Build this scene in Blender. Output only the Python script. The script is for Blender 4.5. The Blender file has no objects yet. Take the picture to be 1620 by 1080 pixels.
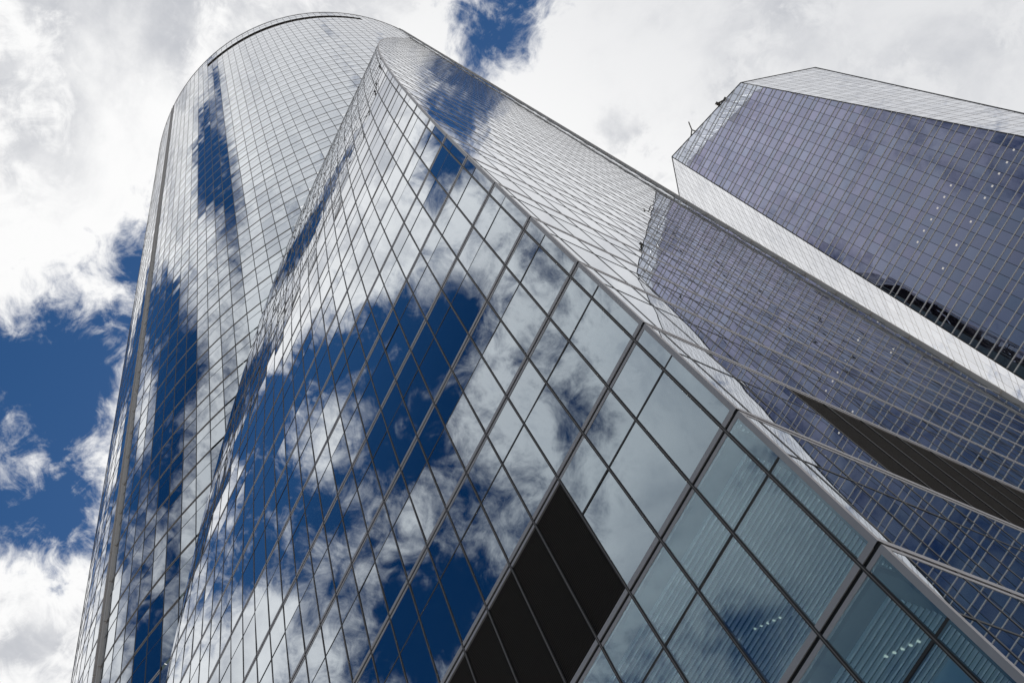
import bpy, math, random
import numpy as np
from mathutils import Vector, Matrix

# ------------------------------------------------------------------ camera, sky, sun, exposure
random.seed(7)
rng = np.random.default_rng(7)
S = bpy.context.scene
COL = S.collection
CAM = (2.97727, -9.96684, 1.12183)
CAM_R = ((0.454525, 0.851375, -0.261855),      # camera right
         (-0.863723, 0.349420, -0.363165),     # camera down
         (-0.217692, 0.391238, 0.894172))      # camera forward
FOCAL_PX = 1688.306                            # on a 1620 px wide frame
cd = bpy.data.cameras.new('camera'); cam = bpy.data.objects.new('camera', cd); COL.objects.link(cam)
r_, d_, f_ = [Vector(a).normalized() for a in CAM_R]
cam.matrix_world = Matrix(((r_.x, -d_.x, -f_.x, CAM[0]), (r_.y, -d_.y, -f_.y, CAM[1]), (r_.z, -d_.z, -f_.z, CAM[2]), (0, 0, 0, 1)))
cd.sensor_width = 36.0; cd.lens = FOCAL_PX * 36.0 / 1620.0
cd.clip_start = 0.1; cd.clip_end = 8000
S.camera = cam
S.view_settings.view_transform = 'Standard'; S.view_settings.look = 'None'
S.view_settings.exposure = 0.0; S.view_settings.gamma = 1.0; S.view_settings.use_curve_mapping = False
S.cycles.max_bounces = 8; S.cycles.glossy_bounces = 6; S.cycles.transparent_max_bounces = 8
S.cycles.use_denoising = True

SUN_DIR = Vector((-0.34, 0.52, 0.78)).normalized()
sun_el = math.asin(SUN_DIR.z); sun_az = math.atan2(SUN_DIR.x, SUN_DIR.y)
sl = bpy.data.lights.new('sun', 'SUN'); sl.energy = 2.6; sl.angle = math.radians(0.5); sl.color = (1.0, 0.95, 0.88)
so = bpy.data.objects.new('sun', sl); COL.objects.link(so); so.rotation_euler = (-SUN_DIR).to_track_quat('-Z', 'Y').to_euler()

# cloud cover control: (u, v, weight) in a zenith-centred map of the sky dome, u = x/(1+z), v = y/(1+z)
CLOUD_BASE = 0.95
CLOUD_R = 0.060
CLOUD_BLOBS = [(-0.073, -0.050, 0.18), (-0.057, -0.008, -0.24), (-0.101, -0.040, -0.62), (-0.090, -0.010, 0.13), (-0.073, 0.009, 0.28), (-0.128, -0.030, -0.06), (-0.118, -0.007, 1.04), (-0.152, -0.022, -0.27), (-0.143, 0.019, -0.75), (-0.170, -0.004, 1.15), (-0.194, 0.005, -0.67), (-0.185, 0.029, -0.39), (-0.221, 0.015, -0.63), (-0.220, 0.043, 0.35), (-0.254, 0.024, -0.64), (-0.247, 0.050, -0.19), (-0.282, 0.027, 0.05), (-0.286, 0.054, -0.48), (-0.308, 0.039, -0.05), (-0.320, 0.059, 0.59), (-0.051, 0.017, 0.16), (-0.026, 0.035, 0.48), (-0.001, 0.091, 0.67), (0.010, 0.117, -0.27), (-0.003, 0.136, -0.24), (0.020, 0.138, -0.33), (0.016, 0.173, 0.47), (0.036, 0.212, 0.28), (0.060, 0.215, 0.19), (0.066, 0.245, 0.36), (0.091, 0.279, 0.43), (0.106, 0.320, 0.33), (0.105, 0.353, 0.41), (0.004, 0.213, 0.12), (-0.010, 0.186, 0.36), (-0.070, -0.080, -0.08), (-0.044, -0.077, -0.27), (-0.028, -0.095, -0.56), (-0.031, -0.119, -0.38), (0.011, -0.094, 0.65), (0.052, -0.048, 0.32), (0.076, -0.047, 0.32), (0.045, -0.097, 0.26), (-0.005, -0.124, 0.21), (-0.000, -0.158, 0.41), (-0.061, -0.126, -0.14), (-0.121, -0.097, -0.23), (-0.106, -0.122, 0.11), (-0.142, -0.131, 0.13), (-0.106, -0.160, -0.15), (-0.079, -0.149, 0.18), (-0.091, -0.189, -0.06), (-0.142, -0.081, -0.61), (-0.184, -0.095, 0.22), (-0.166, -0.132, -0.32), (-0.144, -0.161, -0.18), (-0.126, -0.178, -0.15), (-0.120, -0.203, 0.01), (-0.151, -0.213, 0.83), (-0.197, -0.120, -0.06), (-0.192, -0.155, -0.61), (-0.174, -0.199, -0.98), (-0.220, -0.137, 0.02), (-0.237, -0.108, -0.56), (-0.232, -0.156, -0.26), (-0.206, -0.201, 0.25), (-0.254, -0.138, -0.32), (-0.245, -0.200, -0.39), (-0.226, -0.215, -0.22), (-0.279, -0.183, -0.13), (-0.294, -0.015, -0.49), (-0.320, -0.052, 0.02), (-0.048, -0.030, 0.83), (-0.022, -0.048, -0.17), (-0.051, 0.123, -0.38), (-0.097, -0.081, 0.25), (-0.119, -0.062, 0.79), (-0.155, -0.049, -0.20), (-0.125, -0.147, -0.85), (-0.097, -0.236, -0.04), (-0.189, -0.029, -0.67), (-0.173, -0.073, -0.29), (-0.158, -0.103, -0.41), (-0.202, -0.057, -0.52), (-0.134, -0.236, -0.33), (-0.127, -0.259, -0.04), (-0.213, -0.080, 0.06), (-0.240, -0.078, -0.51), (-0.192, -0.227, 0.14), (-0.173, -0.243, -0.41), (-0.229, -0.184, 0.00), (-0.211, -0.247, -0.21), (-0.283, -0.080, -0.48), (-0.272, -0.103, 0.03), (-0.255, -0.165, 0.13), (-0.233, -0.240, -0.37), (-0.306, -0.088, 0.02), (-0.299, -0.115, 0.54), (-0.288, -0.155, 0.05), (-0.833, -0.738, -0.26), (-0.263, -0.220, -0.23), (-0.286, -0.226, -0.62), (-0.098, -0.282, 0.51), (-0.169, -0.275, 0.32), (-0.176, -0.297, 0.28), (-0.125, -0.314, 0.37), (-0.163, -0.334, 0.35), (-0.135, -0.355, 0.33), (-0.180, -0.367, -0.30), (-0.203, -0.331, -0.02), (-0.149, -0.397, 0.48), (-0.160, -0.440, 0.48), (-0.246, 0.153, 0.51), (-0.214, 0.136, -0.04), (-0.291, 0.187, 0.16), (0.015, -0.275, 0.52), (0.043, -0.294, 0.26), (0.028, -0.333, 0.35), (0.032, -0.365, 0.32), (-0.263, 0.167, 0.15), (-0.000, -0.363, 0.20), (0.004, -0.403, 0.31), (0.029, -0.394, 0.16), (-0.324, 0.197, 0.19), (-0.343, 0.210, -0.15)]
#BLOBS#

W = bpy.data.worlds.new('World'); S.world = W; W.use_nodes = True
def build_world():
    nt = W.node_tree; N = nt.nodes; L = nt.links; N.clear()
    def nd(t, **k):
        n = N.new(t)
        for a, b in k.items(): setattr(n, a, b)
        return n
    def math_(op, a, b=None, c=None, clamp=False):
        n = nd('ShaderNodeMath', operation=op, use_clamp=clamp)
        for i, v in enumerate((a, b, c)):
            if v is None: continue
            if isinstance(v, (int, float)): n.inputs[i].default_value = v
            else: L.new(v, n.inputs[i])
        return n.outputs[0]
    tc = nd('ShaderNodeTexCoord')
    sep = nd('ShaderNodeSeparateXYZ'); L.new(tc.outputs['Generated'], sep.inputs[0])
    den = math_('ADD', math_('MAXIMUM', sep.outputs[2], -0.2), 1.0)
    u = math_('DIVIDE', sep.outputs[0], den); v = math_('DIVIDE', sep.outputs[1], den)
    uv = nd('ShaderNodeCombineXYZ'); L.new(u, uv.inputs[0]); L.new(v, uv.inputs[1])
    UV = uv.outputs[0]
    field = None
    for (bu, bv, w) in CLOUD_BLOBS:
        dn = nd('ShaderNodeVectorMath', operation='DISTANCE'); L.new(UV, dn.inputs[0]); dn.inputs[1].default_value = (bu, bv, 0)
        mr = nd('ShaderNodeMapRange', interpolation_type='SMOOTHERSTEP'); L.new(dn.outputs['Value'], mr.inputs['Value'])
        mr.inputs['From Min'].default_value = 0; mr.inputs['From Max'].default_value = CLOUD_R
        mr.inputs['To Min'].default_value = w; mr.inputs['To Max'].default_value = 0
        field = mr.outputs[0] if field is None else math_('ADD', field, mr.outputs[0])
    field = math_('ADD', field, CLOUD_BASE) if field is not None else CLOUD_BASE
    def noise(scale, detail, rough, off, dist=0.0):
        mp = nd('ShaderNodeMapping'); L.new(UV, mp.inputs[0]); mp.inputs['Location'].default_value = off
        n = nd('ShaderNodeTexNoise'); L.new(mp.outputs[0], n.inputs['Vector'])
        n.inputs['Scale'].default_value = scale; n.inputs['Detail'].default_value = detail
        n.inputs['Roughness'].default_value = rough; n.inputs['Distortion'].default_value = dist
        return n.outputs[0]
    n1 = noise(27.0, 12, 0.64, (0.3, 0.1, 0.0), 0.5)
    n2 = noise(75.0, 8, 0.65, (1.7, 4.1, 0.0), 1.0)
    pert = math_('ADD', math_('MULTIPLY', math_('SUBTRACT', n1, 0.5), 2.7), math_('MULTIPLY', math_('SUBTRACT', n2, 0.5), 1.3))
    val = math_('ADD', field, pert)
    veil = nd('ShaderNodeMapRange', interpolation_type='SMOOTHSTEP'); L.new(v, veil.inputs['Value'])     # thin veils to the south, crisp heaps elsewhere
    veil.inputs['From Min'].default_value = -0.05; veil.inputs['From Max'].default_value = -0.16
    cov = nd('ShaderNodeMapRange', interpolation_type='SMOOTHSTEP'); L.new(val, cov.inputs['Value'])
    L.new(math_('ADD', 0.10, math_('MULTIPLY', veil.outputs[0], 0.03)), cov.inputs['From Min'])
    L.new(math_('ADD', 0.92, math_('MULTIPLY', veil.outputs[0], 0.55)), cov.inputs['From Max'])
    # cloud brightness: sunlit rims, greyer thick hearts
    n3 = noise(9.5, 9, 0.6, (8.4, 6.3, 0.0), 0.3)
    br = nd('ShaderNodeMapRange', interpolation_type='SMOOTHSTEP'); L.new(n3, br.inputs['Value'])
    br.inputs['From Min'].default_value = 0.32; br.inputs['From Max'].default_value = 0.62
    thick = nd('ShaderNodeMapRange', interpolation_type='SMOOTHSTEP'); L.new(val, thick.inputs['Value'])
    thick.inputs['From Min'].default_value = 0.95; thick.inputs['From Max'].default_value = 1.6
    grey = math_('MULTIPLY', math_('SUBTRACT', 1.0, br.outputs[0]), thick.outputs[0])
    # the grey cloud deck hangs over the east (+x)
    deck = nd('ShaderNodeMapRange', interpolation_type='SMOOTHSTEP'); L.new(u, deck.inputs['Value'])
    deck.inputs['From Min'].default_value = -0.06; deck.inputs['From Max'].default_value = 0.10
    south = nd('ShaderNodeMapRange', interpolation_type='SMOOTHSTEP'); L.new(v, south.inputs['Value'])
    south.inputs['From Min'].default_value = -0.16; south.inputs['From Max'].default_value = -0.48
    g2 = math_('MAXIMUM', math_('MULTIPLY', grey, 0.85), math_('MULTIPLY', deck.outputs[0], math_('ADD', 0.38, math_('MULTIPLY', grey, 0.45))))
    cc = nd('ShaderNodeMix', data_type='RGBA'); L.new(g2, cc.inputs['Factor'])
    cc.inputs['A'].default_value = (0.98, 0.98, 0.98, 1); cc.inputs['B'].default_value = (0.46, 0.48, 0.53, 1)
    c2 = nd('ShaderNodeMix', data_type='RGBA'); L.new(south.outputs[0], c2.inputs['Factor'])
    L.new(cc.outputs['Result'], c2.inputs['A']); c2.inputs['B'].default_value = (0.085, 0.135, 0.185, 1); cc = c2
    bc = nd('ShaderNodeBackground'); L.new(cc.outputs['Result'], bc.inputs['Color']); bc.inputs['Strength'].default_value = 1.0
    sky = nd('ShaderNodeTexSky', sky_type='NISHITA'); sky.sun_disc = False
    sky.sun_elevation = sun_el; sky.sun_rotation = sun_az
    sky.altitude = 650; sky.air_density = 1.0; sky.dust_density = 0.3; sky.ozone_density = 3.0
    hs = nd('ShaderNodeHueSaturation'); L.new(sky.outputs[0], hs.inputs['Color']); hs.inputs['Saturation'].default_value = 1.28
    deep = nd('ShaderNodeMapRange', interpolation_type='SMOOTHSTEP'); L.new(v, deep.inputs['Value'])   # deepest blue well away from the sun
    deep.inputs['From Min'].default_value = -0.07; deep.inputs['From Max'].default_value = -0.20
    dp = nd('ShaderNodeMix', data_type='RGBA', blend_type='MULTIPLY'); L.new(deep.outputs[0], dp.inputs['Factor'])
    L.new(hs.outputs[0], dp.inputs['A']); dp.inputs['B'].default_value = (0.16, 0.42, 0.54, 1); hs = dp
    bs = nd('ShaderNodeBackground'); L.new(hs.outputs['Result'], bs.inputs['Color']); bs.inputs['Strength'].default_value = 0.075
    mx = nd('ShaderNodeMixShader'); L.new(cov.outputs[0], mx.inputs[0]); L.new(bs.outputs[0], mx.inputs[1]); L.new(bc.outputs[0], mx.inputs[2])
    out = nd('ShaderNodeOutputWorld'); L.new(mx.outputs[0], out.inputs[0])
    W.cycles.sampling_method = 'MANUAL'; W.cycles.sample_map_resolution = 512
build_world()

# ------------------------------------------------------------------ materials
def material(name):
    m = bpy.data.materials.new(name); m.use_nodes = True; m.node_tree.nodes.clear(); return m
def metal(name, col, rough, metallic=0.6, var=0.12, scale=3.0):
    m = material(name); nt = m.node_tree; N = nt.nodes; L = nt.links
    b = N.new('ShaderNodeBsdfPrincipled'); o = N.new('ShaderNodeOutputMaterial'); L.new(b.outputs[0], o.inputs[0])
    tc = N.new('ShaderNodeTexCoord'); nz = N.new('ShaderNodeTexNoise'); L.new(tc.outputs['Object'], nz.inputs['Vector'])
    nz.inputs['Scale'].default_value = scale; nz.inputs['Detail'].default_value = 6
    mx = N.new('ShaderNodeMix'); mx.data_type = 'RGBA'; L.new(nz.outputs[0], mx.inputs['Factor'])
    mx.inputs['A'].default_value = (*[c * (1 - var) for c in col], 1); mx.inputs['B'].default_value = (*[min(1, c * (1 + var)) for c in col], 1)
    L.new(mx.outputs['Result'], b.inputs['Base Color']); b.inputs['Roughness'].default_value = rough; b.inputs['Metallic'].default_value = metallic
    return m
def glass(name, tint, r0, power, inner, see=0.0, inner_tint=(0.35, 0.5, 0.55), var=0.06, wave=0.0012, wscale=0.7, tint2=None, graze=None):
    """coated curtain-wall pane: a mirror whose strength rises towards grazing angles, over a dark or see-through inside"""
    m = material(name); nt = m.node_tree; N = nt.nodes; L = nt.links
    o = N.new('ShaderNodeOutputMaterial')
    geo = N.new('ShaderNodeNewGeometry'); tc = N.new('ShaderNodeTexCoord')
    at = N.new('ShaderNodeAttribute'); at.attribute_name = 'pane'
    nz = N.new('ShaderNodeTexNoise'); nz.noise_dimensions = '4D'; L.new(tc.outputs['Object'], nz.inputs['Vector'])
    wmul = N.new('ShaderNodeMath'); wmul.operation = 'MULTIPLY'; wmul.inputs[1].default_value = 57.0; L.new(at.outputs['Fac'], wmul.inputs[0])
    L.new(wmul.outputs[0], nz.inputs['W'])
    nz.inputs['Scale'].default_value = wscale; nz.inputs['Detail'].default_value = 1.0
    bp = N.new('ShaderNodeBump'); bp.inputs['Strength'].default_value = 1.0; bp.inputs['Distance'].default_value = wave
    L.new(nz.outputs[0], bp.inputs['Height'])
    lw = N.new('ShaderNodeLayerWeight'); lw.inputs['Blend'].default_value = 0.5
    pw = N.new('ShaderNodeMath'); pw.operation = 'POWER'; L.new(lw.outputs['Facing'], pw.inputs[0]); pw.inputs[1].default_value = power
    mr = N.new('ShaderNodeMapRange'); L.new(pw.outputs[0], mr.inputs['Value']); mr.inputs['To Min'].default_value = r0; mr.inputs['To Max'].default_value = 1.0
    vr = N.new('ShaderNodeMapRange'); L.new(at.outputs['Fac'], vr.inputs['Value']); vr.inputs['To Min'].default_value = 1 - var; vr.inputs['To Max'].default_value = 1.0
    fac = N.new('ShaderNodeMath'); fac.operation = 'MULTIPLY'; L.new(mr.outputs[0], fac.inputs[0]); L.new(vr.outputs[0], fac.inputs[1])
    g = N.new('ShaderNodeBsdfGlossy'); g.inputs['Roughness'].default_value = 0.0; L.new(bp.outputs[0], g.inputs['Normal'])
    if tint2:
        wn = N.new('ShaderNodeTexWhiteNoise'); wn.noise_dimensions = '1D'; L.new(at.outputs['Fac'], wn.inputs['W'])
        cr = N.new('ShaderNodeMix'); cr.data_type = 'RGBA'; L.new(wn.outputs['Value'], cr.inputs['Factor'])
        cr.inputs['A'].default_value = (*tint, 1); cr.inputs['B'].default_value = (*tint2, 1); L.new(cr.outputs['Result'], g.inputs['Color'])
    else: g.inputs['Color'].default_value = (*tint, 1)
    # the coating's tint fades to a plain mirror towards grazing angles
    gz = N.new('ShaderNodeMix'); gz.data_type = 'RGBA'; gp = N.new('ShaderNodeMapRange'); L.new(lw.outputs['Facing'], gp.inputs['Value'])
    gp.inputs['From Min'].default_value = 0.45; gp.inputs['From Max'].default_value = 0.92; L.new(gp.outputs[0], gz.inputs['Factor'])
    if tint2: L.new(cr.outputs['Result'], gz.inputs['A'])
    else: gz.inputs['A'].default_value = (*tint, 1)
    gz.inputs['B'].default_value = (*(graze or (tint if tint2 else (0.97, 0.98, 1.0))), 1); L.new(gz.outputs['Result'], g.inputs['Color'])
    df = N.new('ShaderNodeBsdfDiffuse'); df.inputs['Color'].default_value = (*inner, 1)
    under = df
    if see > 0:
        tr = N.new('ShaderNodeBsdfTransparent'); tr.inputs['Color'].default_value = (*inner_tint, 1)
        ms = N.new('ShaderNodeMixShader'); ms.inputs[0].default_value = see; L.new(df.outputs[0], ms.inputs[1]); L.new(tr.outputs[0], ms.inputs[2]); under = ms
    mx = N.new('ShaderNodeMixShader'); L.new(fac.outputs[0], mx.inputs[0]); L.new(under.outputs[0], mx.inputs[1]); L.new(g.outputs[0], mx.inputs[2])
    L.new(mx.outputs[0], o.inputs[0])
    return m
def emitter(name, col, s):
    m = material(name); N = m.node_tree.nodes
    e = N.new('ShaderNodeEmission'); e.inputs[0].default_value = (*col, 1); e.inputs[1].default_value = s
    o = N.new('ShaderNodeOutputMaterial'); m.node_tree.links.new(e.outputs[0], o.inputs[0]); return m

M = {}
M['mirror'] = glass('mirror_glass', (0.80, 0.92, 1.0), 0.27, 1.25, (0.020, 0.045, 0.065), wave=0.0015, wscale=0.55)
M['clear'] = glass('office_glass', (0.74, 0.91, 1.0), 0.23, 1.4, (0.01, 0.02, 0.03), see=0.95, inner_tint=(0.58, 0.86, 1.0), wave=0.0008, wscale=0.5)
M['purple'] = glass('purple_glass', (0.69, 0.67, 0.89), 0.60, 1.4, (0.03, 0.025, 0.04), var=0.15, wave=0.0010, wscale=0.6, tint2=(0.64, 0.68, 0.88))
M['pale'] = glass('facet_glass', (0.93, 0.94, 0.98), 0.40, 1.0, (0.05, 0.05, 0.06), var=0.10, wave=0.0010, wscale=0.6)
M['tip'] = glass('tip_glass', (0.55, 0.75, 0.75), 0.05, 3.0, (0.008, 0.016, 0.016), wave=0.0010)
M['crown'] = glass('crown_glass', (0.75, 0.76, 0.90), 0.28, 1.4, (0.05, 0.05, 0.07), see=0.75, inner_tint=(0.75, 0.82, 0.88), var=0.1)
M['bronze'] = metal('dark_bronze', (0.022, 0.019, 0.018), 0.5, 0.0)
M['alu'] = metal('grey_aluminium', (0.46, 0.435, 0.44), 0.42, 0.1)
M['lip'] = metal('light_bead', (0.24, 0.21, 0.19), 0.45, 0.1)
M['gap'] = metal('shadow_gap', (0.008, 0.008, 0.008), 0.8, 0.0)
M['louvre'] = metal('louvre_blade', (0.075, 0.060, 0.047), 0.6, 0.0)
M['beige'] = metal('beige_metal', (0.56, 0.52, 0.49), 0.5, 0.0)
M['fin'] = metal('pale_fin', (0.85, 0.83, 0.80), 0.4, 0.0)
M['ceil'] = metal('ceiling_grey', (0.10, 0.13, 0.14), 0.7, 0.0)
M['slat'] = metal('ceiling_slat', (0.90, 0.92, 0.92), 0.5, 0.0)
M['floor'] = metal('office_floor', (0.45, 0.44, 0.42), 0.7, 0.0)
M['inside'] = metal('office_inside', (0.05, 0.06, 0.065), 0.8, 0.0)
M['blind'] = metal('blind_cloth', (0.55, 0.60, 0.62), 0.8, 0.0)
M['roof'] = metal('roof_grey', (0.25, 0.25, 0.25), 0.9, 0.0)
M['pave'] = metal('paving', (0.30, 0.29, 0.27), 0.85, 0.0, 0.25, 0.3)
M['lamp'] = emitter('lamp_glow', (1.0, 0.92, 0.72), 0.7)
M['fill_panel'] = emitter('fill_panel', (1.0, 0.97, 0.92), 150.0)  # added fill light for the office ceilings, hidden from the camera
M['lamp_soft'] = emitter('lamp_window', (1.0, 0.96, 0.90), 0.55)
M['rig'] = metal('rig_steel', (0.10, 0.085, 0.07), 0.6, 0.2)

# ------------------------------------------------------------------ mesh helpers
class MB:
    def __init__(s): s.v = []; s.f = []; s.m = []; s.a = []; s.mats = []
    def mi(s, mat):
        if mat not in s.mats: s.mats.append(mat)
        return s.mats.index(mat)
    def poly(s, pts, mat, a=0.0):
        i = len(s.v); s.v += [tuple(p) for p in pts]; s.f.append(tuple(range(i, i + len(pts)))); s.m.append(s.mi(mat)); s.a.append(a)
    def hexa(s, b, t, mat):
        """b, t: two quads (4 points each) in the same order"""
        i = len(s.v); s.v += [tuple(p) for p in b] + [tuple(p) for p in t]; k = s.mi(mat)
        for f in ((3, 2, 1, 0), (4, 5, 6, 7), (0, 1, 5, 4), (1, 2, 6, 5), (2, 3, 7, 6), (3, 0, 4, 7)):
            s.f.append(tuple(i + j for j in f)); s.m.append(k); s.a.append(0.0)
    def strip(s, pts, wid, out, w0, w1, d0, d1, mat):
        """bar along the polyline pts; section spans w0..w1 along wid[i] and d0..d1 along out[i]"""
        pts = [np.asarray(p, float) for p in pts]; k = s.mi(mat); i0 = len(s.v); n = len(pts)
        for p, a, o in zip(pts, wid, out):
            a = np.asarray(a); o = np.asarray(o)
            for (w, d) in ((w0, d0), (w1, d0), (w1, d1), (w0, d1)): s.v.append(tuple(p + a * w + o * d))
        for j in range(n - 1):
            for e in range(4):
                a = i0 + j * 4 + e; b = i0 + j * 4 + (e + 1) % 4
                s.f.append((a, b, b + 4, a + 4)); s.m.append(k); s.a.append(0.0)
        s.f.append((i0 + 3, i0 + 2, i0 + 1, i0)); s.m.append(k); s.a.append(0.0)
        e = i0 + (n - 1) * 4; s.f.append((e, e + 1, e + 2, e + 3)); s.m.append(k); s.a.append(0.0)
    def box(s, x0, x1, y0, y1, z0, z1, mat):
        s.hexa([(x0, y0, z0), (x1, y0, z0), (x1, y1, z0), (x0, y1, z0)], [(x0, y0, z1), (x1, y0, z1), (x1, y1, z1), (x0, y1, z1)], mat)
    def build(s, name, parent=None, label=None, kind=None):
        me = bpy.data.meshes.new(name)
        v = np.array(s.v, float); off = v.mean(0)
        if parent is not None and parent.type == 'EMPTY': off = np.array(parent.location)
        elif parent is not None: off = np.array(parent.location) + np.array(parent.parent.location if parent.parent else (0, 0, 0))
        me.from_pydata([tuple(p) for p in (v - off)], [], s.f)
        for m in s.mats: me.materials.append(M[m])
        me.polygons.foreach_set('material_index', s.m)
        at = me.attributes.new('pane', 'FLOAT', 'FACE'); at.data.foreach_set('value', s.a)
        me.update()
        o = bpy.data.objects.new(name, me); COL.objects.link(o)
        if parent is not None: o.parent = parent
        else: o.location = off
        if label: o['label'] = label
        if kind: o['kind'] = kind
        return o
def thing(name, loc, label, cat, group=None):
    o = bpy.data.objects.new(name, None); COL.objects.link(o); o.location = loc; o.empty_display_size = 2
    o['label'] = label; o['category'] = cat
    if group: o['group'] = group
    return o
CAMv = np.array(CAM); CR = np.array([list(r_), list(d_), list(f_)])
def px_area(pts):
    """area in the 1620x1080 frame of a polygon (clipped to points inside it, roughly)"""
    P = (np.asarray(pts) - CAMv) @ CR.T
    if (P[:, 2] < 0.3).any(): return 0.0
    x = 810 + FOCAL_PX * P[:, 0] / P[:, 2]; y = 540 + FOCAL_PX * P[:, 1] / P[:, 2]
    cx, cy = x.mean(), y.mean()
    if not (-60 < cx < 1680 and -60 < cy < 1140): return 0.0
    x = np.clip(x, 0, 1620); y = np.clip(y, 0, 1080)
    return 0.5 * abs((x * np.roll(y, -1) - y * np.roll(x, -1)).sum())

# ------------------------------------------------------------------ ground
g = MB(); g.poly([(-3000, -3000, 0), (3000, -3000, 0), (3000, 3000, 0), (-3000, 3000, 0)], 'pave')
go = g.build('ground'); go['kind'] = 'structure'

# ------------------------------------------------------------------ the near tower: a square corner that leans back into a round drum
LL = 35.5778; CX = -35.40; CY = 34.975; X0 = 0.0; Y0 = 0.0; DD = 40.626; ZS = 22.392; ZE = 286.476
W0 = 0.3813; WB = 1.048; Z0 = 10.899; FH = 3.93; HT = 225.97; NB = -2
PITCH = math.radians(1.975)
def dl(z):
    t = min(max((z - ZS) / (ZE - ZS), 0), 1); return Y0 + DD * .5 * (1 - math.cos(math.pi * t))
def slope(z): return (dl(z + .05) - dl(z - .05)) / .1
def nfront(z):
    s = slope(z); k = math.hypot(1, s); return np.array([0, -1 / k, s / k])
def arc(th, z): return np.array([CX + LL * math.sin(th), CY - LL * math.cos(th), z])
def narc(th): return np.array([math.sin(th), -math.cos(th), 0.])
def tarc(th): return np.array([math.cos(th), math.sin(th), 0.])
def crease_front(z):            # x where the leaning face meets the drum
    y = dl(z); u = math.sqrt(max(LL * LL - (CY - y) ** 2, 0)); return CX + u
YC = CY - .9                                      # y where the east face meets the drum
NT = int((HT - Z0) / FH)                          # last whole floor
def zf(n): return Z0 + n * FH
ZTOPW = next(z for z in np.arange(100, 280, .5) if dl(z) > YC - .3)

tower = thing('office_tower', (-LL / 2, LL / 2, 0), 'tall curved mirror glass tower with a sharp leaning corner, nearest the viewer', 'skyscraper')
BH0, BH1 = -.13, .150          # floor band, below and above the floor line
TR = .63                       # transom height in a floor

panes = []                     # (area, polygon, material, random)
def pane(pts, mat, jit=1.0):
    pts = [np.array(p, float) for p in pts]
    n = np.cross(pts[1] - pts[0], pts[3] - pts[0]) if len(pts) == 4 else np.cross(pts[1] - pts[0], pts[2] - pts[0]); n /= np.linalg.norm(n) + 1e-9
    # each pane sits very slightly out of true, turning about its own centre
    w = np.linalg.norm(pts[1] - pts[0]); hgt = np.linalg.norm(pts[-1] - pts[0])
    a = rng.normal(0, .0026) * jit * 1.25; b = rng.normal(0, .0024) * jit * 1.25; c = sum(pts) / len(pts)
    ex = (pts[1] - pts[0]) / (w + 1e-9); ey = np.cross(n, ex)
    pts = [p + n * (a * ((p - c) @ ex) + b * ((p - c) @ ey)) for p in pts]
    panes.append((px_area(pts), pts, mat, rng.random()))
def zsplit(n):
    z0, z1 = zf(n), zf(n + 1)
    return ((z0 + BH1, z0 + TR * FH - .03), (z0 + TR * FH + .03, z1 + BH0))
MECH = 1                        # the plant floor with black louvres
front_louvres = []; east_louvres = []
PO = .085                        # corner post width
for n in range(NB, NT + 1):
    for (za, zb) in zsplit(n):
        if za > ZTOPW: continue
        zm = .5 * (za + zb)
        xs = [-X0 - PO, -X0 - W0] + [-X0 - W0 - WB * (j + 1) for j in range(40)]
        xc = crease_front(zb)
        for k in range(len(xs) - 1):
            xr, xl = xs[k], xs[k + 1]
            if xr < xc - .2: break
            if n == MECH and k >= 4: continue
            mat = 'clear' if (n <= 0 and k <= 9) else 'mirror'
            hw = .035 if k else .0
            pane([(xl + .035, dl(za), za), (xr - (.035 if k else 0), dl(za), za), (xr - (.035 if k else 0), dl(zb), zb), (xl + .035, dl(zb), zb)], mat)
        # east face, plane x = -X0
        ys = [Y0 + W0 + WB * j for j in range(40)]
        ya, yb = dl(za) + PO, dl(zb) + PO
        for k in range(-1, len(ys) - 1):
            yl = ys[k] + .03 if k >= 0 else -9; yr = ys[k + 1] - .03
            if yl > YC + .4: break
            if n == MECH and k >= 3: continue
            if yr < ya + .02: continue
            p = [(-X0, max(yl, ya), za), (-X0, yr, za)]
            if yr > yb: p += [(-X0, yr, zb)]; p += [(-X0, max(yl, yb), zb)]
            else: p += [(-X0, yr, za + (zb - za) * (yr - ya) / max(yb - ya, 1e-6))]
            if yl > ya and yl < yb: p += [(-X0, yl, za + (zb - za) * (yl - ya) / (yb - ya))]
            q_ = [p[0]]
            for a in p[1:]:
                if np.linalg.norm(np.subtract(a, q_[-1])) > .01: q_.append(a)
            if len(q_) >= 3: pane(q_, 'mirror', .35)
# the drum
KMAX = 32
cols = [math.radians(21.45) + k * PITCH for k in range(-21, 46)]
GROOVE = (math.radians(2.62), math.radians(88.2))
def inside_wedge(p): return p[0] < -X0 - .05 and p[1] > dl(p[2]) + .05 and p[2] < ZTOPW
TOPF = 52
A0, A1 = math.radians(21.45), math.radians(21.45 + 26 * 1.975)
for n in range(NB, NT + 1):
    for si, (za, zb) in enumerate(zsplit(n)):
        for k in range(len(cols) - 1):
            t0, t1 = cols[k], cols[k + 1]
            gp = .011
            if any(t0 < gg < t1 for gg in GROOVE):
                pass
            hide = [inside_wedge(arc(t, z)) for t in (t0, t1) for z in (za, zb)]
            if all(hide): continue
            if n == TOPF and t0 > A0 - .01 and t1 < A1 + .01: continue
            e = .03 / LL
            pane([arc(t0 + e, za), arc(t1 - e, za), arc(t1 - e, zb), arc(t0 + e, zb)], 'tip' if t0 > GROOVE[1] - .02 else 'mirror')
order = sorted(range(len(panes)), key=lambda i: -panes[i][0])
big = [i for i in order[:100]]
for i in big:
    b = MB(); b.poly(panes[i][1], panes[i][2], panes[i][3]); b.build('window_pane', tower)
b = MB()
for i in order[100:]: b.poly(panes[i][1], panes[i][2], panes[i][3])
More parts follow.
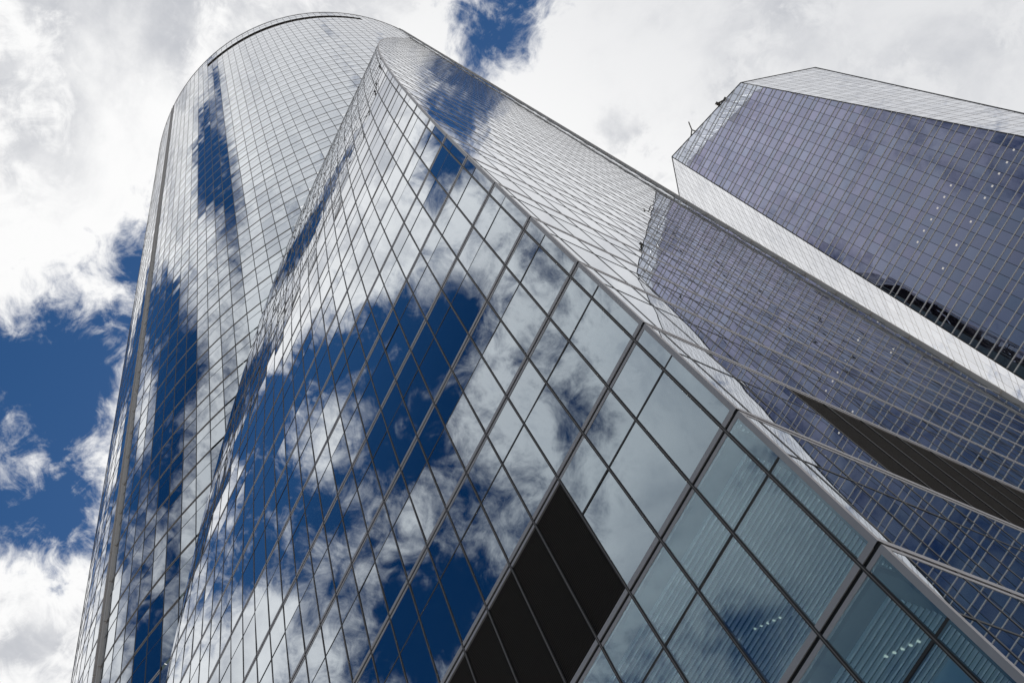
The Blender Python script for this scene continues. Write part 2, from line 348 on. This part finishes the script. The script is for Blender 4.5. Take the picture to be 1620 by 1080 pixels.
b.build('window_glazing', tower, kind='stuff')

# mullions
mull = []
zz_all = np.arange(zf(NB), HT, FH / 2)
for j in range(0, 36):
    x = -X0 - W0 - WB * j
    zs = [z for z in np.arange(zf(NB), ZTOPW, FH / 3) if crease_front(z) < x + .1]
    if len(zs) < 2: continue
    m = MB(); P = [(x, dl(z), z) for z in zs]; O = [nfront(z) for z in zs]; A = [(1, 0, 0)] * len(zs)
    m.strip(P, A, O, -.028, .028, -.06, .010, 'bronze'); m.strip(P, A, O, -.006, .006, .010, .014, 'lip')
    mull.append((40 - j, m))
for j in range(0, 36):
    y = Y0 + W0 + WB * j
    if y > YC + .3: break
    zt = next((z for z in np.arange(zf(NB), 300, .2) if dl(z) + .06 > y), 300); zt = min(zt, HT)
    m = MB(); P = [(-X0, y, zf(NB)), (-X0, y, zt)]
    m.strip(P, [(0, 1, 0)] * 2, [(1, 0, 0)] * 2, -.026, .026, -.06, .006, 'bronze'); mull.append((38 - j, m))
for k, t in enumerate(cols):
    zlo = next((z for z in np.arange(zf(NB), HT, 1.0) if not inside_wedge(arc(t, z) + narc(t) * .1)), None)
    if zlo is None: continue
    m = MB(); P = [arc(t, max(zf(NB), zlo - 1)), arc(t, HT)]
    m.strip(P, [tarc(t)] * 2, [narc(t)] * 2, -.03, .03, -.06, .012, 'bronze'); mull.append((30 - abs(k - 32) * .5, m))
mull.sort(key=lambda a: -a[0])
for _, m in mull[:100]: m.build('mullion', tower)
rest = MB()
for _, m in mull[100:]:
    o = len(rest.v); rest.v += m.v; rest.f += [tuple(i + o for i in f) for f in m.f]; rest.a += m.a
    rest.m += [rest.mi(m.mats[i]) for i in m.m]
if rest.v: rest.build('mullion_field', tower, kind='stuff')

# floor bands and transoms: one of each per floor, running round all the faces of that floor
def path_front(z): return [(-X0, dl(z), z), (crease_front(z) - .0, dl(z), z)]
def ring(m, z, w0, w1, d0, d1, mat, plant=False):
    if plant:                     # only the glazed corner bays have a transom on the plant floor
        xe = -X0 - W0 - WB * 3; ye = Y0 + W0 + WB * 3
        m.strip([(-X0, dl(z), z), (xe, dl(z), z)], [(0, 0, 1)] * 2, [(0, -1, 0)] * 2, w0, w1, d0, d1, mat)
        m.strip([(-X0, dl(z), z), (-X0, ye, z)], [(0, 0, 1)] * 2, [(1, 0, 0)] * 2, w0, w1, d0, d1, mat)
    elif z < ZTOPW:
        nf = nfront(z); xc = crease_front(z); up = np.array([0, -nf[2], nf[1]]) * -1
        m.strip([(-X0 - .001, dl(z), z), (xc - .15, dl(z), z)], [up] * 2, [nf] * 2, w0, w1, d0, d1, mat)
        m.strip([(-X0, dl(z) + .001, z), (-X0, YC + .15, z)], [(0, 0, 1)] * 2, [(1, 0, 0)] * 2, w0, w1, d0, d1, mat)
    ts = [t for t in cols if not inside_wedge(arc(t, z))]
    run = []
    def flush(run):
        if len(run) > 1: m.strip([arc(t, z) for t in run], [(0, 0, 1)] * len(run), [narc(t) for t in run], w0, w1, d0, d1, mat)
    prev = None
    for t in ts:
        if prev is not None and t - prev > PITCH * 1.5: flush(run); run = []
        run.append(t); prev = t
    flush(run)
for n in range(NB, NT + 2):
    z = zf(n); m = MB()
    mt = 'alu' if n < 9 else 'lip'
    ring(m, z, .030, .150, -.05, .008, mt); ring(m, z, -.045, .030, -.10, -.012, 'gap'); ring(m, z, -.130, -.045, -.05, .007, mt)
    m.build('floor_band', tower)
    if n <= NT:
        m = MB(); ring(m, z + TR * FH, -.024, .024, -.05, .007, 'bronze', n == MECH); m.build('transom', tower)
# parapet cap
m = MB(); ring(m, HT, -.10, .12, -.3, .05, 'alu'); m.build('parapet', tower)
# leaning corner post
m = MB(); zs = list(np.arange(zf(NB), ZTOPW, FH / 3))
for n in range(NB, NT):
    za, zb = zf(n) + .03, zf(n + 1) - .055
    if zb > ZTOPW: break
    zz = np.linspace(za, zb, 4)
    m.strip([(-X0, dl(z), z) for z in zz], [(1, 0, 0)] * 4, [nfront(z) for z in zz], -PO, .012, -.05, .012, 'alu')
    m.strip([(-X0, dl(z), z) for z in zz], [(0, 1, 0)] * 4, [(1, 0, 0)] * 4, .0, PO, -.05, .010, 'alu')
m.build('corner_post', tower)
# pale vertical channels near the two tips of the drum, jointed at every floor
for gg in GROOVE:
    m = MB()
    for n in range(NB, NT + 1):
        za, zb = zf(n) + .06, min(zf(n + 1) - .02, HT)
        P = [arc(gg, za), arc(gg, zb)]
        m.strip(P, [tarc(gg)] * 2, [narc(gg)] * 2, -.26, .26, -.05, .06, 'beige')
        m.strip(P, [tarc(gg)] * 2, [narc(gg)] * 2, .26, .34, -.05, .16, 'beige')
        m.strip(P, [tarc(gg)] * 2, [narc(gg)] * 2, -.34, -.26, -.05, .16, 'beige')
    m.build('channel_strip', tower)
# plant-floor louvres: one panel per bay
za, zb = zf(MECH) + BH1, zf(MECH + 1) + BH0
def louvre(p0, p1, out, nb):
    m = MB(); p0 = np.array(p0); p1 = np.array(p1); out = np.array(out); back = -.12
    m.poly([p0 + out * back + (0, 0, za), p1 + out * back + (0, 0, za), p1 + out * back + (0, 0, zb), p0 + out * back + (0, 0, zb)], 'gap')
    for i in range(nb):
        z = za + (zb - za) * (i + .5) / nb; h = (zb - za) / nb
        a, c = p0 + out * -.01, p1 + out * -.01; a2, c2 = p0 + out * -.07, p1 + out * -.07
        lo = np.array((0, 0, z - h * .35)); hi = np.array((0, 0, z + h * .30)); tk = np.array((0, 0, h * .22))
        m.hexa([a + lo, c + lo, c2 + hi, a2 + hi], [a + lo + tk, c + lo + tk, c2 + hi + tk, a2 + hi + tk], 'louvre')
    return m.build('louvre_panel', tower)
j = 3
while True:
    xr = -X0 - W0 - WB * j; xl = xr - WB
    if xl < crease_front(zb): break
    louvre((xl, Y0, 0), (xr, Y0, 0), (0, -1, 0), 62 if j < 14 else 24); j += 1
for j in range(3, 26):
    yl = Y0 + W0 + WB * j
    if yl + WB > YC: break
    louvre((-X0, yl, 0), (-X0, yl + WB, 0), (1, 0, 0), 40)
# the dark slot of louvres under the crown
m = MB(); ts = [t for t in cols if A0 - .01 < t < A1 + .01]
zl0, zl1 = zf(TOPF) + BH1, zf(TOPF + 1) + BH0
m.strip([arc(t, zl0) for t in ts], [(0, 0, 1)] * len(ts), [narc(t) for t in ts], 0, zl1 - zl0, -.9, -.6, 'gap')
for i in range(12):
    z = zl0 + (zl1 - zl0) * (i + .5) / 12
    m.strip([arc(t, z) for t in ts], [(0, 0, 1)] * len(ts), [narc(t) for t in ts], -.04, .04, -.45, -.2, 'louvre')
m.build('louvre_slot', tower)
# back of the drum and roof
m = MB(); tb = np.linspace(cols[0], cols[-1], 40)
E0, E1 = arc(cols[0], 0), arc(cols[-1], 0); ED = (E1 - E0) / np.linalg.norm(E1 - E0)
def mirror_diag(p):                                              # across the chord through the two tips
    d = p - E0; d[2] = 0; q = E0 + 2 * (d @ ED) * ED - d; q[2] = p[2]; return q
outl = [arc(t, HT - 1.2) for t in tb]
back = [mirror_diag(p) for p in outl][::-1]
for a, c in zip(back[:-1], back[1:]):
    for n in range(NB, NT + 1, 3):
        z0, z1 = zf(n), min(zf(n + 3), HT)
        m.poly([(a[0], a[1], z0 + .1), (c[0], c[1], z0 + .1), (c[0], c[1], z1), (a[0], a[1], z1)], 'tip', random.random())
m.build('rear_wall', tower)
m = MB(); 
oc = [(p[0] * .998 - .03, p[1] * .998 + .03, HT - 1.2) for p in outl]
m.poly(oc, 'roof'); m.build('roof', tower)
# opaque heart behind the office glass, ceilings, lamps, added fill panels, blinds
XW = -X0 - W0 - WB * 15
m = MB(); m.box(XW - .4, XW - .2, Y0 + .3, 9.0, 0.0, zf(4), 'inside'); m.box(XW - .2, -X0 - .25, 8.8, 9.0, 0.0, zf(4), 'inside')
m.box(-X0 - .25, -X0 - .12, Y0 + .4, 9.0, 0, zf(4), 'inside'); m.build('core_wall', tower)
for n in range(NB, 5):
    if n == MECH: pass
    zc = zf(n) - .16
    m = MB(); yb_ = dl(zc)
    m.box(XW - .2, -X0 - .3, yb_ + .12, 8.8, zc + .02, zf(n) + .05, 'ceil'); m.box(XW - .2, -X0 - .3, yb_ + .14, 8.8, zf(n) + .055, zf(n) + .1, 'floor')
    y = yb_ + .45
    while y < 8.0:
        m.box(XW + .2, -X0 - .55, y, y + .036, zc - .03, zc + .016, 'slat'); y += .115
    c = m.build('ceiling', tower)
    for (lx, ly) in {1: ((-3.2, 2.45), (-6.4, 2.45)), 0: ((-1.16, .92), (-3.3, .92))}.get(n, ()):
        lm = MB()
        for k in range(5):
            a = k * .085; lm.box(lx + a - .012 - .17, lx + a + .012 - .17, ly + a, ly + a + .055, zc - .055, zc - .034, 'lamp')
        lm.build('ceiling_lamp_or_fill', c)
    for lx in (-2.0, -5.5, -9.0, -12.5):      # unseen glowing panels added at the back to brighten the ceiling slats
        lm = MB(); lm.box(lx - .6, lx + .6, 7.5, 7.8, zc - .05, zc - .031, 'fill_panel'); lm.build('ceiling_lamp_or_fill', c)
for (n, k, dz) in ((-1, 1, .0), (-2, 0, 0), (-2, 2, 0)):
    xr = -X0 - W0 - WB * (k - 1) if k else -X0 - .2
    m = MB(); m.box(xr - WB + .1, xr - .1, Y0 + .25, Y0 + .27, zf(n) + 1.1, zf(n) + TR * FH - .1, 'blind'); m.build('roller_blind', tower)

# ------------------------------------------------------------------ the far tower: faceted purple glass
YM = 105.0; P1 = np.array([2.93, YM, 231.3]); P2 = np.array([23.9, YM, 218.77])
eL = np.array([.0344, 0, 1.]); eR = np.array([-.0590, 0, 1.])
dL = np.array([-.5278, .8494, 0]); dR = np.array([.5933, .8050, 0])
tower2 = thing('faceted_tower', (14, YM + 15, 0), 'distant faceted tower with purple glass, pale side facets and a slanting top, upper right', 'skyscraper')
FH2 = 4.056; ZB2 = 131.83; BAY2 = 1.906
def clip(poly, a, b, c):
    """keep the part of a 2-D polygon where a*x + b*y <= c"""
    out = []
    for i in range(len(poly)):
        p, q = poly[i], poly[(i + 1) % len(poly)]
        fp = a * p[0] + b * p[1] - c; fq = a * q[0] + b * q[1] - c
        if fp <= 0: out.append(p)
        if (fp < 0) != (fq < 0) and fp != fq:
            t = fp / (fp - fq); out.append((p[0] + t * (q[0] - p[0]), p[1] + t * (q[1] - p[1])))
    return out
class Facet:
    """plane with 2-D coordinates (s, z) and half-plane bounds"""
    def __init__(f, to3, nrm, bounds, s0, s1, mat): f.to3 = to3; f.n = np.array(nrm); f.b = bounds; f.s0 = s0; f.s1 = s1; f.mat = mat
    def cut(f, poly):
        for a, b, c in f.b:
            poly = clip(poly, a, b, c)
            if len(poly) < 3: return []
        return poly
slope_m = (P2[2] - P1[2]) / (P2[0] - P1[0])
nL = np.cross(eL, dL); nL /= np.linalg.norm(nL); nL = nL if nL[1] < 0 else -nL
nR = np.cross(eR, dR); nR /= np.linalg.norm(nR); nR = nR if nR[1] < 0 else -nR
CROWN = 7.5
F_main = Facet(lambda s, z: np.array([s, YM, z]), (0, -1, 0),
    [(-slope_m, 1, P1[2] - slope_m * P1[0]), (-1, .0344, -P1[0] + .0344 * P1[2]), (1, .0590, P2[0] + .0590 * P2[2])], -8, 40, 'purple')
F_left = Facet(lambda s, z: P1 + eL * (z - P1[2]) + dL * s, nL, [(-.775, 1, P1[2]), (-1, 0, 0), (1, 0, 17)], 0, 17, 'pale')
F_right = Facet(lambda s, z: P2 + eR * (z - P2[2]) + dR * s, nR, [(0, 1, P2[2]), (-1, 0, 0), (1, -.108, 18.21 - .108 * P2[2])], 0, 18, 'pale')
panes2 = []
vis0 = 60.0
def roofline(s): return P1[2] + slope_m * (s - P1[0])
for F in (F_main, F_left, F_right):
    nfl = int((246 - ZB2) / FH2) + 1
    for i in range(-31, nfl):
        z = ZB2 + i * FH2
        for (za, zb) in ((z - 1.41, z), (z, z + FH2 - 1.41)):
            s = math.floor(F.s0 / BAY2) * BAY2 + .25
            while s < F.s1:
                p = F.cut([(s + .02, za + .03), (s + BAY2 - .02, za + .03), (s + BAY2 - .02, zb - .03), (s + .02, zb - .03)])
                if len(p) >= 3:
                    mat = F.mat
                    if F is F_main and zb > roofline(s + BAY2) - CROWN: mat = 'crown'
                    P3 = [F.to3(*q) for q in p]
                    c = sum(P3) / len(P3); e1 = np.array([0, 0, 1.]); a = rng.normal(0, .0022); b_ = rng.normal(-.006 if F is F_main else 0, .0022); e2 = np.cross(F.n, e1)
                    P3 = [q + F.n * (a * ((q - c) @ e1) + b_ * ((q - c) @ e2)) for q in P3]
                    panes2.append((px_area(P3) * (2 if F is F_main else .5), P3, mat, rng.random()))
                s += BAY2
panes2.sort(key=lambda a: -a[0])
for a in panes2[:100]:
    b = MB(); b.poly(a[1], a[2], a[3]); b.build('window_pane', tower2)
b = MB()
for a in panes2[100:]: b.poly(a[1], a[2], a[3])
b.build('window_glazing', tower2, kind='stuff')
def seg(F, p, q, w, d, mb, mat, wdir):
    a, c = F.to3(*p), F.to3(*q)
    mb.strip([a, c], [wdir] * 2, [F.n] * 2, -w, w, -.04, d, mat)
def clip_line(F, p, q):
    t0, t1 = 0., 1.
    for a, b, c in F.b:
        f0 = a * p[0] + b * p[1] - c; f1 = a * q[0] + b * q[1] - c
        if f0 > 0 and f1 > 0: return None
        if f0 > 0: t0 = max(t0, f0 / (f0 - f1))
        elif f1 > 0: t1 = min(t1, f0 / (f0 - f1))
    if t1 - t0 < 1e-4: return None
    L_ = lambda t: (p[0] + t * (q[0] - p[0]), p[1] + t * (q[1] - p[1]))
    return L_(t0), L_(t1)
for i in range(-31, int((246 - ZB2) / FH2) + 1):
    z = ZB2 + i * FH2; m = MB()
    for zz in (z, z - 1.41):
        for F, mt, dep, w in ((F_main, 'fin', .10, .065), (F_left, 'lip', .012, .035), (F_right, 'lip', .012, .035)):
            c = clip_line(F, (F.s0, zz), (F.s1, zz))
            if c: seg(F, c[0], c[1], w, dep, m, mt, np.array([0, 0, 1.]))
    if m.v: m.build('floor_fin', tower2)
for F in (F_main, F_left, F_right):
    s = math.floor(F.s0 / BAY2) * BAY2 + .25
    while s < F.s1:
        c = clip_line(F, (s, 0), (s, 260))
        if c:
            m = MB(); wd = F.to3(1, 50) - F.to3(0, 50)
            seg(F, c[0], c[1], .035 if F is F_main else .02, .03 if F is F_main else .01, m, 'bronze' if F is F_main else 'lip', wd / np.linalg.norm(wd)); m.build('mullion', tower2)
        s += BAY2
# edge trims
def tube(mb, a, b, r, mat):
    a = np.array(a, float); b = np.array(b, float); d = b - a; d /= np.linalg.norm(d)
    u = np.cross(d, (0, 0, 1)); u = np.cross(d, (1, 0, 0)) if np.linalg.norm(u) < .01 else u; u /= np.linalg.norm(u); v = np.cross(d, u)
    mb.strip([a, b], [u] * 2, [v] * 2, -r, r, -r, r, mat)
eb = lambda P, e, z: P + e * (z - P[2])
for a, c in ((eb(P1, eL, 0), P1), (eb(P2, eR, 0), P2), (P1, P2), (P2, F_right.to3(18.21, P2[2])), (P1, F_left.to3(17, P1[2] + .775 * 17)), (F_right.to3(18.21 - .108 * P2[2] + .01, 0), F_right.to3(18.21, P2[2]))):
    m = MB(); tube(m, a, c, .09, 'bronze'); m.build('edge_trim', tower2)
# crown bracing behind the glass, roof deck, rear walls
rows = 12
for k in range(rows):
    s0 = 3.6 + k * 1.6; s1 = s0 + 1.6
    m = MB(); z0, z1 = roofline(s0), roofline(s1)
    tube(m, (s0, YM + 1.2, z0 - .5), (s1, YM + 1.2, z1 - CROWN + .6), .09, 'fin'); tube(m, (s1, YM + 1.2, z1 - .5), (s1, YM + 1.2, z1 - CROWN + .6), .07, 'fin')
    m.build('crown_brace', tower2)
PR = F_right.to3(18.21, P2[2]); PLf = F_left.to3(17, P1[2] + .775 * 17)
gx, gy = slope_m, .757 - 0; 
m = MB()
rl = [P1 + (.3, .3, -CROWN), P2 + (-.3, .3, -CROWN), PR + (-.3, .3, -CROWN), np.array([28., 144, P2[2] - CROWN]), np.array([4., 150, 228.]), PLf + (.3, .3, -CROWN)]
cen = sum(rl) / 6
for a, c in zip(rl, rl[1:] + rl[:1]): m.poly([a, c, cen], 'roof')
m.build('roof', tower2)
m = MB(); bk = [F_right.to3(18.21, P2[2]), np.array([26., 144, P2[2]]), np.array([4., 150, 236.]), PLf]
for a, c in zip(bk[:-1], bk[1:]): m.poly([(a[0], a[1], 0), (c[0], c[1], 0), c, a], 'pale', .5)
m.poly([F_right.to3(18.21 - .108 * P2[2] + .01, 0), (PR[0], PR[1], 0), PR], 'pale', .3)
m.poly([eb(P1, eL, 0) + dL * 17, (PLf[0], PLf[1], 0), PLf], 'pale', .3)
m.build('rear_wall', tower2)
# office lights showing in the purple face
R3 = CR.T
def face_pt(px, py):
    d = R3 @ np.array([(px - 810) / FOCAL_PX, (py - 540) / FOCAL_PX, 1.]); return CAMv + d * (YM - CAMv[1]) / d[1]
for (a, b_) in ((1575, 495), (1545, 550), (1510, 600), (1480, 655), (1447, 707), (1385, 812), (1297, 652), (1268, 703), (1238, 752), (1210, 802), (1178, 852), (1150, 902), (1262, 1018), (1322, 915)):
    p = face_pt(1040 + a / 2.793, 60 + b_ / 2.793); m = MB()
    m.box(p[0] - .16, p[0] + .16, YM - .03, YM + .05, p[2] - .17, p[2] + .17, 'lamp_soft'); m.build('window_light', tower2)

# roof-edge gear
def on_roof(t): p = P1 + (P2 - P1) * t; return p
p = on_roof(.365)
k = thing('roof_davit', tuple(p), 'thin dark davit with a raised arm on the left end of the slanting roof edge', 'davit')
m = MB(); tube(m, p + (0, 1., -.4), p + (-.2, .2, 2.6), .12, 'rig'); m.build('post', k)
m = MB(); tube(m, p + (-.2, .2, 2.5), p + (1.1, -.6, 4.3), .10, 'rig'); tube(m, p + (-.2, .2, 2.5), p + (-1.5, .3, 1.6), .10, 'rig'); m.build('arm', k)
m = MB(); m.box(p[0] - .5, p[0] + .3, p[1] + .3, p[1] + 1.2, p[2] - .2, p[2] + .6, 'rig'); m.build('winch_box', k)
p = on_roof(.785)
k = thing('roof_crane', tuple(p), 'stubby boxy maintenance crane near the right end of the slanting roof edge', 'crane')
m = MB(); m.box(p[0] - .5, p[0] + .5, p[1], p[1] + 1., p[2] - .3, p[2] + .9, 'rig'); m.build('cab', k)
m = MB(); tube(m, p + (0, .4, .8), p + (-1.5, -.3, 1.7), .16, 'rig'); m.build('jib', k)
m = MB(); m.box(p[0] - 1.9, p[0] - 1.2, p[1] - .7, p[1] + .1, p[2] + 1.3, p[2] + 2.0, 'rig'); m.build('hook_block', k)
